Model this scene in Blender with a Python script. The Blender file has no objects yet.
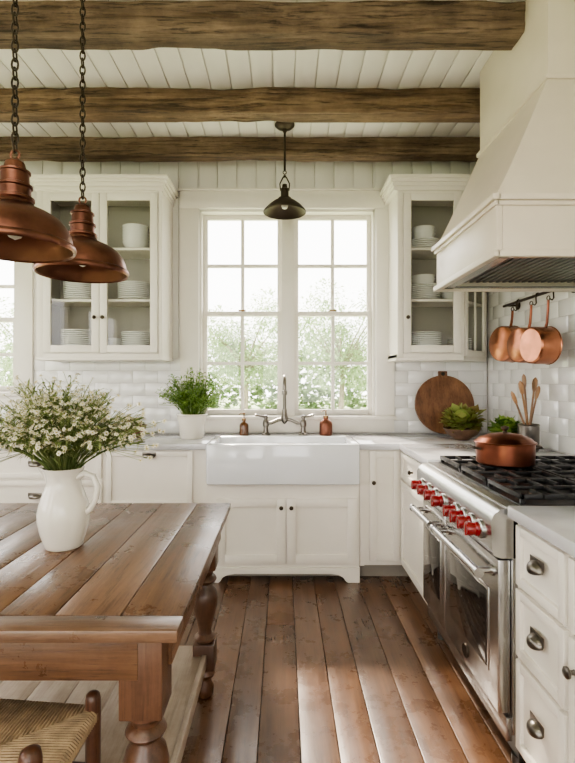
import bpy, bmesh, math, random
from mathutils import Vector, Matrix, noise
random.seed(7)
PI=math.pi
# ------------------------------------------------------------ materials
def newmat(name):
    m=bpy.data.materials.new(name); m.use_nodes=True
    nt=m.node_tree; p=nt.nodes['Principled BSDF']
    return m,nt,p
def plain(name,col,rough=.5,metal=0,var=.04,nscale=6,bump=0,bscale=40,coat=0,trans=0):
    m,nt,p=newmat(name)
    tc=nt.nodes.new('ShaderNodeTexCoord'); n=nt.nodes.new('ShaderNodeTexNoise')
    n.inputs['Scale'].default_value=nscale; n.inputs['Detail'].default_value=4
    nt.links.new(tc.outputs['Object'],n.inputs['Vector'])
    r=nt.nodes.new('ShaderNodeValToRGB')
    a=[max(0,c*(1-var)) for c in col]+[1]; b=[min(1,c*(1+var)) for c in col]+[1]
    r.color_ramp.elements[0].position=.3; r.color_ramp.elements[1].position=.7
    r.color_ramp.elements[0].color=a; r.color_ramp.elements[1].color=b
    nt.links.new(n.outputs['Fac'],r.inputs['Fac']); nt.links.new(r.outputs['Color'],p.inputs['Base Color'])
    p.inputs['Roughness'].default_value=rough; p.inputs['Metallic'].default_value=metal
    if coat: p.inputs['Coat Weight'].default_value=coat; p.inputs['Coat Roughness'].default_value=.08
    if trans: p.inputs['Transmission Weight'].default_value=trans
    if bump:
        n2=nt.nodes.new('ShaderNodeTexNoise'); n2.inputs['Scale'].default_value=bscale; n2.inputs['Detail'].default_value=3
        nt.links.new(tc.outputs['Object'],n2.inputs['Vector'])
        bp=nt.nodes.new('ShaderNodeBump'); bp.inputs['Strength'].default_value=bump; bp.inputs['Distance'].default_value=.01
        nt.links.new(n2.outputs['Fac'],bp.inputs['Height']); nt.links.new(bp.outputs['Normal'],p.inputs['Normal'])
    return m
def wood(name,cd,cm,cl,axis='y',sc=1.0,rough=.4,bump=.25,var=.5,coat=0,crack=.35,grain=16,blotch=.5,stretch=.05,fine=95):
    m,nt,p=newmat(name); L=nt.links.new; N=nt.nodes.new
    tc=N('ShaderNodeTexCoord'); at=N('ShaderNodeAttribute'); at.attribute_name='rnd'
    mp=N('ShaderNodeMapping'); s=[1.0*sc]*3; s['xyz'.index(axis)]=stretch*sc; mp.inputs['Scale'].default_value=s
    L(tc.outputs['Object'],mp.inputs['Vector'])
    vm=N('ShaderNodeVectorMath'); vm.operation='SCALE'; vm.inputs[0].default_value=(13,17,11); L(at.outputs['Fac'],vm.inputs['Scale'])
    ad=N('ShaderNodeVectorMath'); ad.operation='ADD'; L(mp.outputs['Vector'],ad.inputs[0]); L(vm.outputs['Vector'],ad.inputs[1])
    n=N('ShaderNodeTexNoise'); n.inputs['Scale'].default_value=grain; n.inputs['Detail'].default_value=9; n.inputs['Roughness'].default_value=.74; n.inputs['Distortion'].default_value=.35
    L(ad.outputs[0],n.inputs['Vector'])
    nb=N('ShaderNodeTexNoise'); nb.inputs['Scale'].default_value=5; nb.inputs['Detail'].default_value=7; nb.inputs['Roughness'].default_value=.7
    vb=N('ShaderNodeVectorMath'); vb.operation='ADD'; L(tc.outputs['Object'],vb.inputs[0]); L(vm.outputs['Vector'],vb.inputs[1]); L(vb.outputs[0],nb.inputs['Vector'])
    mxn=N('ShaderNodeMix'); mxn.inputs['Factor'].default_value=blotch; L(n.outputs['Fac'],mxn.inputs['A']); L(nb.outputs['Fac'],mxn.inputs['B'])
    r=N('ShaderNodeValToRGB'); e=r.color_ramp.elements
    e[0].position=.38; e[0].color=(*cd,1); e[1].position=.62; e[1].color=(*cl,1); k=e.new(.5); k.color=(*cm,1)
    L(mxn.outputs['Result'],r.inputs['Fac'])
    n2=N('ShaderNodeTexNoise'); n2.inputs['Scale'].default_value=fine; n2.inputs['Detail'].default_value=5; n2.inputs['Roughness'].default_value=.75
    L(ad.outputs[0],n2.inputs['Vector'])
    mr=N('ShaderNodeMapRange'); mr.inputs['From Min'].default_value=.38; mr.inputs['From Max'].default_value=.46; mr.inputs['To Min'].default_value=1-crack; mr.inputs['To Max'].default_value=1.03
    L(n2.outputs['Fac'],mr.inputs['Value'])
    mv=N('ShaderNodeMapRange'); mv.inputs['To Min'].default_value=1-var/2; mv.inputs['To Max'].default_value=1+var/2; L(at.outputs['Fac'],mv.inputs['Value'])
    mu=N('ShaderNodeMath'); mu.operation='MULTIPLY'; L(mr.outputs[0],mu.inputs[0]); L(mv.outputs[0],mu.inputs[1])
    hs=N('ShaderNodeHueSaturation'); L(r.outputs['Color'],hs.inputs['Color']); L(mu.outputs[0],hs.inputs['Value'])
    mv2=N('ShaderNodeMath'); mv2.operation='MULTIPLY'; mv2.inputs[1].default_value=7.3; L(at.outputs['Fac'],mv2.inputs[0])
    mf=N('ShaderNodeMath'); mf.operation='FRACT'; L(mv2.outputs[0],mf.inputs[0])
    ms=N('ShaderNodeMapRange'); ms.inputs['To Min'].default_value=.88; ms.inputs['To Max'].default_value=1.06; L(mf.outputs[0],ms.inputs['Value']); L(ms.outputs[0],hs.inputs['Saturation'])
    L(hs.outputs['Color'],p.inputs['Base Color'])
    rr=N('ShaderNodeMapRange'); rr.inputs['From Min'].default_value=.35; rr.inputs['From Max'].default_value=.65; rr.inputs['To Min'].default_value=rough-.05; rr.inputs['To Max'].default_value=rough+.10; L(nb.outputs['Fac'],rr.inputs['Value']); L(rr.outputs[0],p.inputs['Roughness'])
    if coat: p.inputs['Coat Weight'].default_value=coat; p.inputs['Coat Roughness'].default_value=.25
    am=N('ShaderNodeMath'); am.operation='ADD'; L(n.outputs['Fac'],am.inputs[0]); L(mr.outputs[0],am.inputs[1])
    bp=N('ShaderNodeBump'); bp.inputs['Strength'].default_value=bump; bp.inputs['Distance'].default_value=.005
    L(am.outputs[0],bp.inputs['Height']); L(bp.outputs['Normal'],p.inputs['Normal'])
    return m
def glass(name,col=(1,1,1),fac=.08):
    m,nt,p=newmat(name); nt.nodes.remove(p)
    t=nt.nodes.new('ShaderNodeBsdfTransparent'); g=nt.nodes.new('ShaderNodeBsdfGlossy'); x=nt.nodes.new('ShaderNodeMixShader')
    t.inputs[0].default_value=(*col,1); g.inputs['Roughness'].default_value=.02; x.inputs[0].default_value=fac
    o=nt.nodes['Material Output']; nt.links.new(t.outputs[0],x.inputs[1]); nt.links.new(g.outputs[0],x.inputs[2]); nt.links.new(x.outputs[0],o.inputs[0])
    return m
def leafmat(name,c1,c2,tr=.4,nscale=9):
    m,nt,p=newmat(name); L=nt.links.new; N=nt.nodes.new
    at=N('ShaderNodeAttribute'); at.attribute_name='rnd'
    r=N('ShaderNodeValToRGB'); r.color_ramp.elements[0].color=(*c1,1); r.color_ramp.elements[1].color=(*c2,1); L(at.outputs['Fac'],r.inputs['Fac'])
    L(r.outputs[0],p.inputs['Base Color']); p.inputs['Roughness'].default_value=.5
    t=N('ShaderNodeBsdfTranslucent'); L(r.outputs[0],t.inputs[0]); x=N('ShaderNodeMixShader'); x.inputs[0].default_value=tr
    L(p.outputs[0],x.inputs[1]); L(t.outputs[0],x.inputs[2]); L(x.outputs[0],nt.nodes['Material Output'].inputs[0])
    return m
PAINT=plain('cabinet_paint',(.80,.76,.69),.38,var=.02,bump=.03,bscale=60)
HOODP=plain('hood_plaster_paint',(.66,.585,.495),.33,var=.03,bump=.03,bscale=30)
WALLP=plain('wall_board_paint',(.77,.745,.71),.5,var=.02,bump=.04,bscale=50)
CEILP=plain('ceiling_board_paint',(.82,.795,.765),.5,var=.02,bump=.04)
TILE=plain('glazed_tile',(.78,.775,.76),.14,var=.03,nscale=3,bump=.05,bscale=12,coat=.5)
GROUT=plain('tile_grout',(.60,.59,.57),.8)
TRIM=plain('trim_paint',(.80,.765,.70),.35,var=.015)
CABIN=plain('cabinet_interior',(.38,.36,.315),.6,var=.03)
MARBLE=plain('marble_counter',(.60,.60,.62),.14,var=.14,nscale=5,coat=.3)
PORC=plain('porcelain',(.76,.78,.81),.1,var=.01,coat=.6)
CERAM=plain('cream_ceramic',(.74,.70,.62),.2,var=.03,coat=.4)
DISH=plain('dish_ceramic',(.86,.86,.84),.2,var=.02,coat=.3)
BRONZE=plain('dark_bronze',(.06,.046,.034),.4,metal=.85,var=.2)
BRASS=plain('aged_brass',(.25,.17,.09),.35,metal=1,var=.15)
PEWTER=plain('pewter',(.19,.175,.155),.28,metal=1,var=.1)
COPPER=plain('copper',(.42,.18,.105),.27,metal=1,var=.3,nscale=9,bump=.03,bscale=25)
COPPERK=plain('copper_pot_dark',(.25,.09,.055),.28,metal=1,var=.28,nscale=9,bump=.03,bscale=25)
COPPERD=plain('copper_pendant',(.185,.085,.060),.36,metal=1,var=.42,nscale=9,bump=.10,bscale=22)
COPPERI=plain('copper_inner',(.17,.075,.048),.45,metal=.9,var=.2)
STEEL=plain('stainless_steel',(.50,.495,.485),.25,metal=1,var=.06)
STEELD=plain('steel_dark',(.20,.20,.20),.4,metal=1,var=.1)
BLACK=plain('cast_iron',(.010,.010,.011),.45,var=.3)
OVENG=plain('oven_glass',(.012,.010,.009),.06,var=.2,coat=.5)
RED=plain('red_knob',(.22,.004,.007),.22,var=.1,coat=.4)
AMBER=plain('amber_glass',(.10,.04,.015),.1,var=.2,coat=.6)
CORK=plain('bronze_soap',(.19,.072,.045),.35,metal=.6,var=.2)
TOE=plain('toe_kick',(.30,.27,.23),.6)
RUSH=plain('rush_cord',(.38,.27,.16),.7,var=.35,nscale=30,bump=.2,bscale=150)
WHITEM=plain('shade_inner_white',(.75,.73,.66),.4)
GLASS=glass('window_glass',(1,1,1),.04)
GLASSC=glass('cabinet_glass',(.97,.98,.97),.05)
SOIL=plain('soil',(.06,.04,.03),.9)
FLOORW=wood('floor_oak',(.088,.043,.024),(.150,.078,.044),(.215,.118,.069),'y',1.0,.27,.08,.36,.14,crack=.20,blotch=.28)
TABLEW=wood('table_oak',(.074,.036,.019),(.145,.074,.039),(.220,.120,.066),'y',1.0,.28,.18,.34,.14,crack=.34,blotch=.32)
TABLEX=wood('table_oak_cross',(.074,.036,.019),(.145,.074,.039),(.220,.120,.066),'x',1.0,.30,.18,.30,.14,crack=.34,blotch=.32)
LEGW=wood('table_leg_wood',(.055,.024,.012),(.112,.051,.026),(.165,.080,.042),'z',1.0,.32,.12,.25,.2,crack=.25)
SHELFW=wood('pale_shelf_wood',(.27,.20,.14),(.37,.29,.215),(.46,.38,.30),'y',1.0,.42,.1,.2,crack=.15)
BEAMW=wood('beam_wood',(.070,.043,.027),(.170,.110,.070),(.295,.205,.140),'x',1.0,.75,.8,.22,crack=.6,grain=13,blotch=.38,fine=70)
BOARDW=wood('board_wood',(.08,.034,.017),(.165,.078,.040),(.25,.13,.068),'z',1.5,.4,.12,.3)
CHAIRW=wood('chair_wood',(.045,.017,.009),(.09,.036,.018),(.14,.06,.03),'z',1.0,.32,.1,.2,.2)
SPOONW=wood('spoon_wood',(.20,.10,.05),(.29,.16,.08),(.38,.22,.12),'z',1.0,.5,.1,.3)
HERB=leafmat('herb_leaves',(.08,.18,.03),(.32,.46,.12))
LETT=leafmat('lettuce_leaves',(.06,.15,.03),(.36,.50,.12))
RLETT=leafmat('red_lettuce',(.20,.14,.04),(.38,.48,.14))
STEM=leafmat('bouquet_greens',(.11,.17,.05),(.36,.42,.16))
PETAL=leafmat('cream_petals',(.72,.67,.50),(.90,.86,.75),.3)
YELL=leafmat('flower_yellow',(.50,.42,.12),(.66,.60,.26),.1)
TREEL=leafmat('tree_leaves',(.26,.37,.18),(.52,.62,.38),.5)
BARK=plain('tree_bark',(.30,.26,.20),.9,var=.3,bump=.4)
GRASS=plain('grass',(.42,.50,.30),.9,var=.2,nscale=1.5)
# ------------------------------------------------------------ builder
class B:
    def __init__(s,name):
        s.name=name; s.bm=bmesh.new(); s.mats=[]; s.M=Matrix.Identity(4); s.rl=s.bm.faces.layers.float.new('rnd')
    def mi(s,m):
        if m not in s.mats: s.mats.append(m)
        return s.mats.index(m)
    def mesh(s,vs,fs,mat,rnd=None,T=None):
        M=s.M@T if T is not None else s.M
        i=s.mi(mat); rnd=random.random() if rnd is None else rnd
        bv=[s.bm.verts.new(M@Vector(v)) for v in vs]; out=[]
        for f in fs:
            try: q=s.bm.faces.new([bv[k] for k in f])
            except ValueError: continue
            q.material_index=i; q.smooth=True; q[s.rl]=rnd; out.append(q)
        return out
    def box(s,x0,x1,y0,y1,z0,z1,mat,bev=0,rnd=None,T=None):
        if x1<x0:x0,x1=x1,x0
        if y1<y0:y0,y1=y1,y0
        if z1<z0:z0,z1=z1,z0
        vs=[(x,y,z) for x in(x0,x1) for y in(y0,y1) for z in(z0,z1)]
        fs=[(0,1,3,2),(4,6,7,5),(0,4,5,1),(2,3,7,6),(0,2,6,4),(1,5,7,3)]
        rnd=random.random() if rnd is None else rnd
        f=s.mesh(vs,fs,mat,rnd,T)
        if bev:
            es=list({e for q in f for e in q.edges})
            r=bmesh.ops.bevel(s.bm,geom=es,offset=bev,segments=2,profile=.5,affect='EDGES')
            i=s.mi(mat)
            for q in r['faces']: q.material_index=i; q.smooth=True; q[s.rl]=rnd
    def lathe(s,prof,c=(0,0,0),seg=32,mat=None,R=None,rnd=None,sc=(1,1,1)):
        T=Matrix.Translation(c)@(R.to_4x4() if R is not None else Matrix.Identity(4))@Matrix.Diagonal((*sc,1))
        vs=[];idx=[]
        for r,z in prof:
            if r<=1e-6: idx.append([len(vs)]*seg); vs.append((0,0,z))
            else:
                idx.append(list(range(len(vs),len(vs)+seg)))
                vs+=[(r*math.cos(2*PI*k/seg),r*math.sin(2*PI*k/seg),z) for k in range(seg)]
        fs=[]
        for a,b in zip(idx,idx[1:]):
            for k in range(seg):
                k2=(k+1)%seg; f=[]
                for q in (a[k],a[k2],b[k2],b[k]):
                    if q not in f: f.append(q)
                if len(f)>=3: fs.append(tuple(f))
        s.mesh(vs,fs,mat,rnd,T)
    def cyl(s,c,r,h,mat,seg=20,R=None,rnd=None):
        s.lathe([(0,0),(r,0),(r,h),(0,h)],c,seg,mat,R,rnd)
    def tube(s,pts,r,mat,seg=8,closed=False,rnd=None,flat=1):
        pts=[Vector(p) for p in pts]; n=len(pts)
        rs=r if isinstance(r,(list,tuple)) else [r]*n
        vs=[];prev=None
        for i,p in enumerate(pts):
            if closed: t=pts[(i+1)%n]-pts[i-1]
            else: t=pts[min(i+1,n-1)]-pts[max(i-1,0)]
            t.normalize()
            if prev is None:
                a=Vector((0,0,1)) if abs(t.z)<.9 else Vector((1,0,0)); u=a.cross(t).normalized()
            else:
                u=prev-t*prev.dot(t)
                u=u.normalized() if u.length>1e-6 else t.orthogonal().normalized()
            prev=u; w=t.cross(u)
            for k in range(seg):
                a=2*PI*k/seg; vs.append(p+(u*math.cos(a)+w*math.sin(a)*flat)*rs[i])
        fs=[]
        for i in range(n if closed else n-1):
            j=(i+1)%n
            for k in range(seg):
                k2=(k+1)%seg; fs.append((i*seg+k,i*seg+k2,j*seg+k2,j*seg+k))
        if not closed:
            fs.append(tuple(range(seg))[::-1]); fs.append(tuple((n-1)*seg+k for k in range(seg)))
        s.mesh(vs,fs,mat,rnd)
    def ring(s,c,R_,r,mat,rot=None,seg=16,sy=1,sub=6):
        rot=rot or Matrix.Identity(3)
        s.tube([Vector(c)+rot@Vector((R_*math.cos(2*PI*k/seg),R_*sy*math.sin(2*PI*k/seg),0)) for k in range(seg)],r,mat,sub,True)
    def prism(s,poly,z0,z1,mat,T=None,rnd=None):
        n=len(poly); vs=[(x,y,z0) for x,y in poly]+[(x,y,z1) for x,y in poly]
        fs=[tuple(range(n))[::-1],tuple(range(n,2*n))]+[(i,(i+1)%n,n+(i+1)%n,n+i) for i in range(n)]
        s.mesh(vs,fs,mat,rnd,T)
    def leaf(s,p,d,L,w,mat,bend=.2,rnd=None):
        p=Vector(p); d=Vector(d).normalized(); sd=d.cross(Vector((random.uniform(-.4,.4),random.uniform(-.4,.4),1)))
        if sd.length<1e-3: sd=d.orthogonal()
        sd.normalize(); up=sd.cross(d)
        m=p+d*L*.5+up*L*bend*.3; e=p+d*L-up*L*bend
        s.mesh([p,m+sd*w*.5,e,m-sd*w*.5,m-up*w*.12],[(0,1,4),(1,2,4),(2,3,4),(3,0,4)],mat,rnd)
    def done(s,sharp=38):
        bmesh.ops.recalc_face_normals(s.bm,faces=s.bm.faces[:])
        me=bpy.data.meshes.new(s.name); s.bm.to_mesh(me); s.bm.free()
        for m in s.mats: me.materials.append(m)
        try: me.set_sharp_from_angle(angle=math.radians(sharp))
        except Exception: pass
        o=bpy.data.objects.new(s.name,me); bpy.context.collection.objects.link(o); return o
RX=lambda a:Matrix.Rotation(a,3,'X'); RY=lambda a:Matrix.Rotation(a,3,'Y'); RZ=lambda a:Matrix.Rotation(a,3,'Z')
def MR(x=0): return Matrix.Rotation(-PI/2,4,'Z')      # local -Y -> world -X ; local x = -worldY ; local y = worldX

XR=1.64; YB=3.89; XL=-3.0; YF=-2.6; ZC=3.147
W1=(-.665,.735,1.06,2.705); W2=(-2.9,-2.14,1.25,2.42)
# ------------------------------------------------------------ room
b=B('floor'); 
b.box(XL,XR+.1,YF,YB+.1,-.06,-.021,BLACK)
x=XL
while x<XR:
    w=random.choice((.125,.14,.155)); y=YF-random.random()*3
    while y<YB:
        l=random.uniform(3.6,5.6); y1=min(y+l,YB); y0=max(y,YF)
        if y1-y0>.02: b.box(x,min(x+w-.003,XR),y0,y1-.002,-.02,0,FLOORW,.002)
        y+=l
    x+=w
b.done()
b=B('ceiling'); b.box(XL,XR+.1,YF,YB+.1,ZC+.012,ZC+.06,CEILP)
x=XL
while x<XR:
    b.box(x,min(x+.122,XR),YF,YB,ZC,ZC+.012,CEILP,.005); x+=.128
b.done()
def strips(b,x0,x1,z0,z1,wins,w,gap,th,mat,yb,bev,hz=None):
    rows=[(z0,z1,0)]
    if hz:
        rows=[];z=z0;k=0
        while z<z1-.01: rows.append((z,min(z+hz-gap,z1),k%2)); z+=hz; k+=1
    for (za,zb_,par) in rows:
        x=x0-(w/2 if par else 0)
        while x<x1-.01:
            a,c=max(x,x0),min(x+w-gap,x1); x+=w
            if c-a<.004: continue
            cuts=[a,c]
            for q in wins:
                for e in q[:2]:
                    if a<e<c: cuts.append(e)
            cuts.sort()
            for p,q in zip(cuts,cuts[1:]):
                if q-p<.003: continue
                mid=(p+q)/2; segs=[(za,zb_)]
                for wn in wins:
                    if wn[0]<mid<wn[1]:
                        ns=[]
                        for s0,s1 in segs:
                            if wn[2]>s0: ns.append((s0,min(s1,wn[2])))
                            if wn[3]<s1: ns.append((max(s0,wn[3]),s1))
                        segs=[g for g in ns if g[1]-g[0]>.003]
                for s0,s1 in segs: b.box(p,q,yb-th,yb,s0,s1,mat,bev)
b=B('wall_back')
def slab(b,x0,x1,z0,z1,wins,y0,y1,mat):
    xs=sorted({x0,x1,*[e for w in wins for e in w[:2]]}); zs=sorted({z0,z1,*[e for w in wins for e in w[2:]]})
    for a,c in zip(xs,xs[1:]):
        for d,e in zip(zs,zs[1:]):
            mx,mz=(a+c)/2,(d+e)/2
            if any(w[0]<mx<w[1] and w[2]<mz<w[3] for w in wins): continue
            b.box(a,c,y0,y1,d,e,mat)
slab(b,XL-.1,XR+.1,0,ZC,[W1,W2],YB+.001,YB+.16,WALLP)
strips(b,XL,XR-.012,1.52,ZC,[W1,W2],.155,.005,.012,WALLP,YB,.004)
for (a,c) in ((XL,W2[0]),(W2[1],W1[0]),(W1[1],XR-.012)): b.box(a,c,YB-.008,YB+.0005,.922,1.515,GROUT)
strips(b,XL,XR-.012,.925,1.515,[W1,W2],.20,.003,.010,TILE,YB,.0015,.099)
b.done()
b=B('wall_right'); b.box(XR+.001,XR+.12,YF,YB,0,ZC,WALLP); b.box(XR-.008,XR+.0005,.2,YB-.013,.922,2.61,GROUT)
b.M=MR()
strips(b,-YB+.012,-.2,.925,2.60,[],.20,.003,.010,TILE,XR,.0015,.099)
b.done()
LW=[(-3.2,-1.9,.9,2.5),(-1.5,-.2,.9,2.5),(.4,1.8,.9,2.5)]
b=B('wall_left'); b.M=MR()
slab(b,-YB,-YF,0,ZC,LW,XL-.1,XL,WALLP); b.done()
b=B('unseen_rear_wall'); FW=[(-2.7,-.9,0.02,2.45),(-.5,1.3,.8,2.45)]  # out-of-view wall, put in to cut the flood of light from behind
slab(b,XL-.1,XR+.1,0,ZC,FW,YF-.12,YF,WALLP); b.done()
# windows
def window(name,w,mull,cols,casing,stool=True):
    x0,x1,z0,z1=w; b=B(name); y=YB
    cs=casing
    b.box(x0-cs,x0-.004,y-.035,y-.013,z0-.03,z1+.004,TRIM,.003)
    b.box(x1+.004,x1+cs,y-.035,y-.013,z0-.03,z1+.004,TRIM,.003)
    b.box(x0-cs,x1+cs,y-.037,y-.013,z1+.004,z1+.14,TRIM,.003)
    b.box(x0-cs-.015,x1+cs+.015,y-.05,y-.013,z1+.14,z1+.16,TRIM,.003)
    b.box(x0-cs-.01,x1+cs+.01,y-.06,y+.06,z0-.03,z0,TRIM,.004)
    b.box(x0-cs,x1+cs,y-.03,y-.013,z0-.13,z0-.03,TRIM,.003)
    b.box(x0,x0+.014,y,y+.14,z0,z1,TRIM); b.box(x1-.014,x1,y,y+.14,z0,z1,TRIM); b.box(x0,x1,y,y+.14,z1-.014,z1,TRIM)
    units=[(x0+.014,x1-.014)]
    if mull:
        m=(x0+x1)/2+.005; b.box(m-.05,m+.05,y-.02,y+.12,z0,z1,TRIM,.003); units=[(x0+.014,m-.05),(m+.05,x1-.014)]
    zm=(z0+z1)/2
    for a,c in units:
        for (s0,s1,yy) in ((z0,zm+.018,y+.05),(zm-.018,z1-.014,y+.085)):
            t=.036
            b.box(a,a+t,yy,yy+.032,s0,s1,TRIM,.002); b.box(c-t,c,yy,yy+.032,s0,s1,TRIM,.002)
            b.box(a+t,c-t,yy,yy+.032,s0,s0+t+(.01 if s0==z0 else 0),TRIM,.002); b.box(a+t,c-t,yy,yy+.032,s1-t,s1,TRIM,.002)
            for k in range(1,cols): 
                xx=a+(c-a)*k/cols; b.box(xx-.0135,xx+.0135,yy+.003,yy+.028,s0+t,s1-t,TRIM)
            zz=(s0+s1)/2; b.box(a+t,c-t,yy+.004,yy+.027,zz-.0135,zz+.0135,TRIM)
            b.mesh([(a+t,yy+.015,s0+t),(c-t,yy+.015,s0+t),(c-t,yy+.015,s1-t),(a+t,yy+.015,s1-t)],[(0,1,2,3)],GLASS)
        b.box((a+c)/2-.03,(a+c)/2+.03,y+.03,y+.05,zm+.018,zm+.03,BRASS,.002)
    b.done()
window('window_1',W1,True,2,.15); window('window_2',W2,False,2,.15)
for i,w in enumerate(LW):
    b=B('window_%d'%(i+3)); b.M=MR(); x0,x1,z0,z1=w; y=XL
    for a,c,d,e in ((x0,x0+.06,z0,z1),(x1-.06,x1,z0,z1),(x0,x1,z0,z0+.06),(x0,x1,z1-.06,z1),((x0+x1)/2-.02,(x0+x1)/2+.02,z0,z1),(x0,x1,(z0+z1)/2-.02,(z0+z1)/2+.02)):
        b.box(a,c,y-.08,y-.02,d,e,TRIM)
    b.done()
for i,w in enumerate(FW):  # unseen windows, put in with the rear wall to admit some light
    b=B('window_%d'%(i+6)); x0,x1,z0,z1=w; y=YF
    for a,c,d,e in ((x0,x0+.06,z0,z1),(x1-.06,x1,z0,z1),(x0,x1,z0,z0+.06),(x0,x1,z1-.06,z1),((x0+x1)/2-.02,(x0+x1)/2+.02,z0,z1),(x0,x1,(z0+z1)/2-.02,(z0+z1)/2+.02)):
        b.box(a,c,y-.08,y-.02,d,e,TRIM)
    b.done()
# beams
def beam(y0,w,h,x1):
    b=B('ceiling_beam'); n=200; zb=ZC-h-.001; off=random.random()*50
    sec=[]
    r=.012
    for (cx,cz,a0) in ((y0+r,zb+r,PI),(y0+w-r,zb+r,1.5*PI)):
        for k in range(4): a=a0+k*PI/6; sec.append((cx+r*math.cos(a),cz+r*math.sin(a)))
    ss=[i/12 for i in range(1,12)]
    pts=[(y0,ZC-.001)]+[(y0,ZC-.001-(h-.015)*t) for t in ss]+sec[0:4]+[(y0+w*t,zb) for t in (.2,.35,.5,.65,.8)]+sec[4:]+[(y0+w,ZC-.001-(h-.015)*t) for t in reversed(ss)]+[(y0+w,ZC-.001)]
    vs=[]
    for i in range(n+1):
        x=XL+.002+(x1-XL-.002)*i/n
        for (yy,zz) in pts:
            f=noise.noise(Vector((x*1.6+off,yy*5,zz*5)))*.013+noise.noise(Vector((x*7+off,yy*22,zz*22)))*.008
            cr=abs(noise.noise(Vector((x*.9+off*2,yy*28,zz*28)))); 
            dep=max(0,.12-cr)*.11
            top=(ZC-zz)<.005
            cy=y0+w/2
            side=1 if yy>cy else -1
            vs.append((x,yy+f*side-dep*side,zz if top else zz+abs(f)*.7-.001+dep*.5))
    m=len(pts); fs=[]
    for i in range(n):
        for k in range(m): 
            k2=(k+1)%m; fs.append((i*m+k,i*m+k2,(i+1)*m+k2,(i+1)*m+k))
    fs.append(tuple(range(m))); fs.append(tuple(n*m+k for k in range(m)))
    b.mesh(vs,fs,BEAMW); b.done(60)
beam(2.31,.14,.145,1.148); beam(3.0,.135,.145,1.62); beam(3.60,.12,.135,1.62)
# ------------------------------------------------------------ cabinet parts
def shaker(b,x0,x1,z0,z1,yf,st=.05,glassed=False,th=.02):
    b.box(x0,x0+st,yf,yf+th,z0,z1,PAINT,.002); b.box(x1-st,x1,yf,yf+th,z0,z1,PAINT,.002)
    b.box(x0+st,x1-st,yf,yf+th,z0,z0+st,PAINT,.002); b.box(x0+st,x1-st,yf,yf+th,z1-st,z1,PAINT,.002)
    if glassed:
        b.mesh([(x0+st,yf+th*.6,z0+st),(x1-st,yf+th*.6,z0+st),(x1-st,yf+th*.6,z1-st),(x0+st,yf+th*.6,z1-st)],[(0,1,2,3)],GLASSC)
    else: b.box(x0+st-.002,x1-st+.002,yf+.013,yf+th,z0+st-.002,z1-st+.002,PAINT)
def drawer(b,x0,x1,z0,z1,yf,st=.035):
    shaker(b,x0,x1,z0,z1,yf,st)
def knob(b,x,z,yf,r=.014,mat=None):
    b.lathe([(0,0),(r*.5,0),(r*.38,.006),(r*.4,.012),(r,.018),(r,.024),(r*.6,.029),(0,.03)],(x,yf,z),14,mat or BRONZE,RX(PI/2))
def cup(b,x,z,yf,w=.042,d=.026,h=.024,mat=None):
    vs=[];n=14;m=7
    for i in range(n+1):
        th=PI*i/n
        for j in range(m+1):
            ph=-.35+(PI/2+.35)*j/m
            vs.append((x+w*math.cos(th),yf-.001-d*math.sin(th)*math.cos(ph),z+h*math.sin(th)*math.sin(ph)))
    b.mesh(vs,[(i*(m+1)+j,(i+1)*(m+1)+j,(i+1)*(m+1)+j+1,i*(m+1)+j+1) for i in range(n) for j in range(m)],mat or PEWTER)
    b.box(x-w-.004,x+w+.004,yf-.003,yf,z+h*.2,z+h+.006,mat or PEWTER,.001)
def plates(b,x,y,z,n,r):
    prof=[(0,0)]
    for k in range(n):
        t=k*.014; prof+=[(r*.55,t),(r*.6,t+.003),(r,t+.012),(r*.985,t+.018),(r*.66,t+.009)]
    prof+=[(0,n*.014)]
    b.lathe(prof,(x,y,z),28,DISH)
def bowls(b,x,y,z,n,r):
    prof=[(0,0)]
    for k in range(n):
        t=k*.024; prof+=[(r*.45,t),(r*.5,t+.006),(r*.85,t+.03),(r,t+.062),(r*.97,t+.062),(r*.8,t+.035)]
    prof+=[(r*.5,n*.024),(0,n*.02)]
    b.lathe(prof,(x,y,z),28,DISH)
def crown(b,poly_fn,z):
    for o,z0,z1 in ((.012,z-.10,z-.07),(.022,z-.07,z-.045),(.036,z-.045,z-.025),(.05,z-.025,z)):
        poly_fn(o,z0,z1)
# upper left
x0,x1,yf,z0,z1=-1.795,-.879,3.56,1.51,2.76
yb=YB-.014
b=B('glass_wall_cabinet')
b.box(x0,x0+.02,yf,yb,z0,z1,PAINT); b.box(x1-.02,x1,yf,yb,z0,z1,PAINT); b.box(x0+.02,x1-.02,yf,yb,z0,z0+.022,PAINT); b.box(x0+.02,x1-.02,yf,yb,z1-.03,z1,PAINT)
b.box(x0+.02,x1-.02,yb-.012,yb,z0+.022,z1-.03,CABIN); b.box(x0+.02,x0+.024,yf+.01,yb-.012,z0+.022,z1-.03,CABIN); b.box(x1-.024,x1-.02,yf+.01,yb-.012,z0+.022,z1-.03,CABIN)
for z in(1.925,2.305): b.box(x0+.025,x1-.025,yf+.03,yb-.013,z,z+.018,PAINT,.001)
xm=(x0+x1)/2
b.box(x0,x0+.045,yf-.018,yf,z0,z1,PAINT,.002); b.box(x1-.03,x1,yf-.018,yf,z0,z1,PAINT,.002); b.box(x0+.045,x1-.03,yf-.018,yf,z1-.05,z1,PAINT,.002); b.box(x0+.045,x1-.03,yf-.018,yf,z0,z0+.03,PAINT,.002)
shaker(b,x0+.048,xm-.002,z0+.033,z1-.053,yf-.026,.055,True); shaker(b,xm+.002,x1-.033,z0+.033,z1-.053,yf-.026,.055,True)
knob(b,xm-.03,1.80,yf-.026); knob(b,xm+.03,1.80,yf-.026)
crown(b,lambda o,a,c:b.box(x0-o,x1+o,yf-.018-o,yb,a+.065,c+.065,PAINT,.003),z1)
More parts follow.
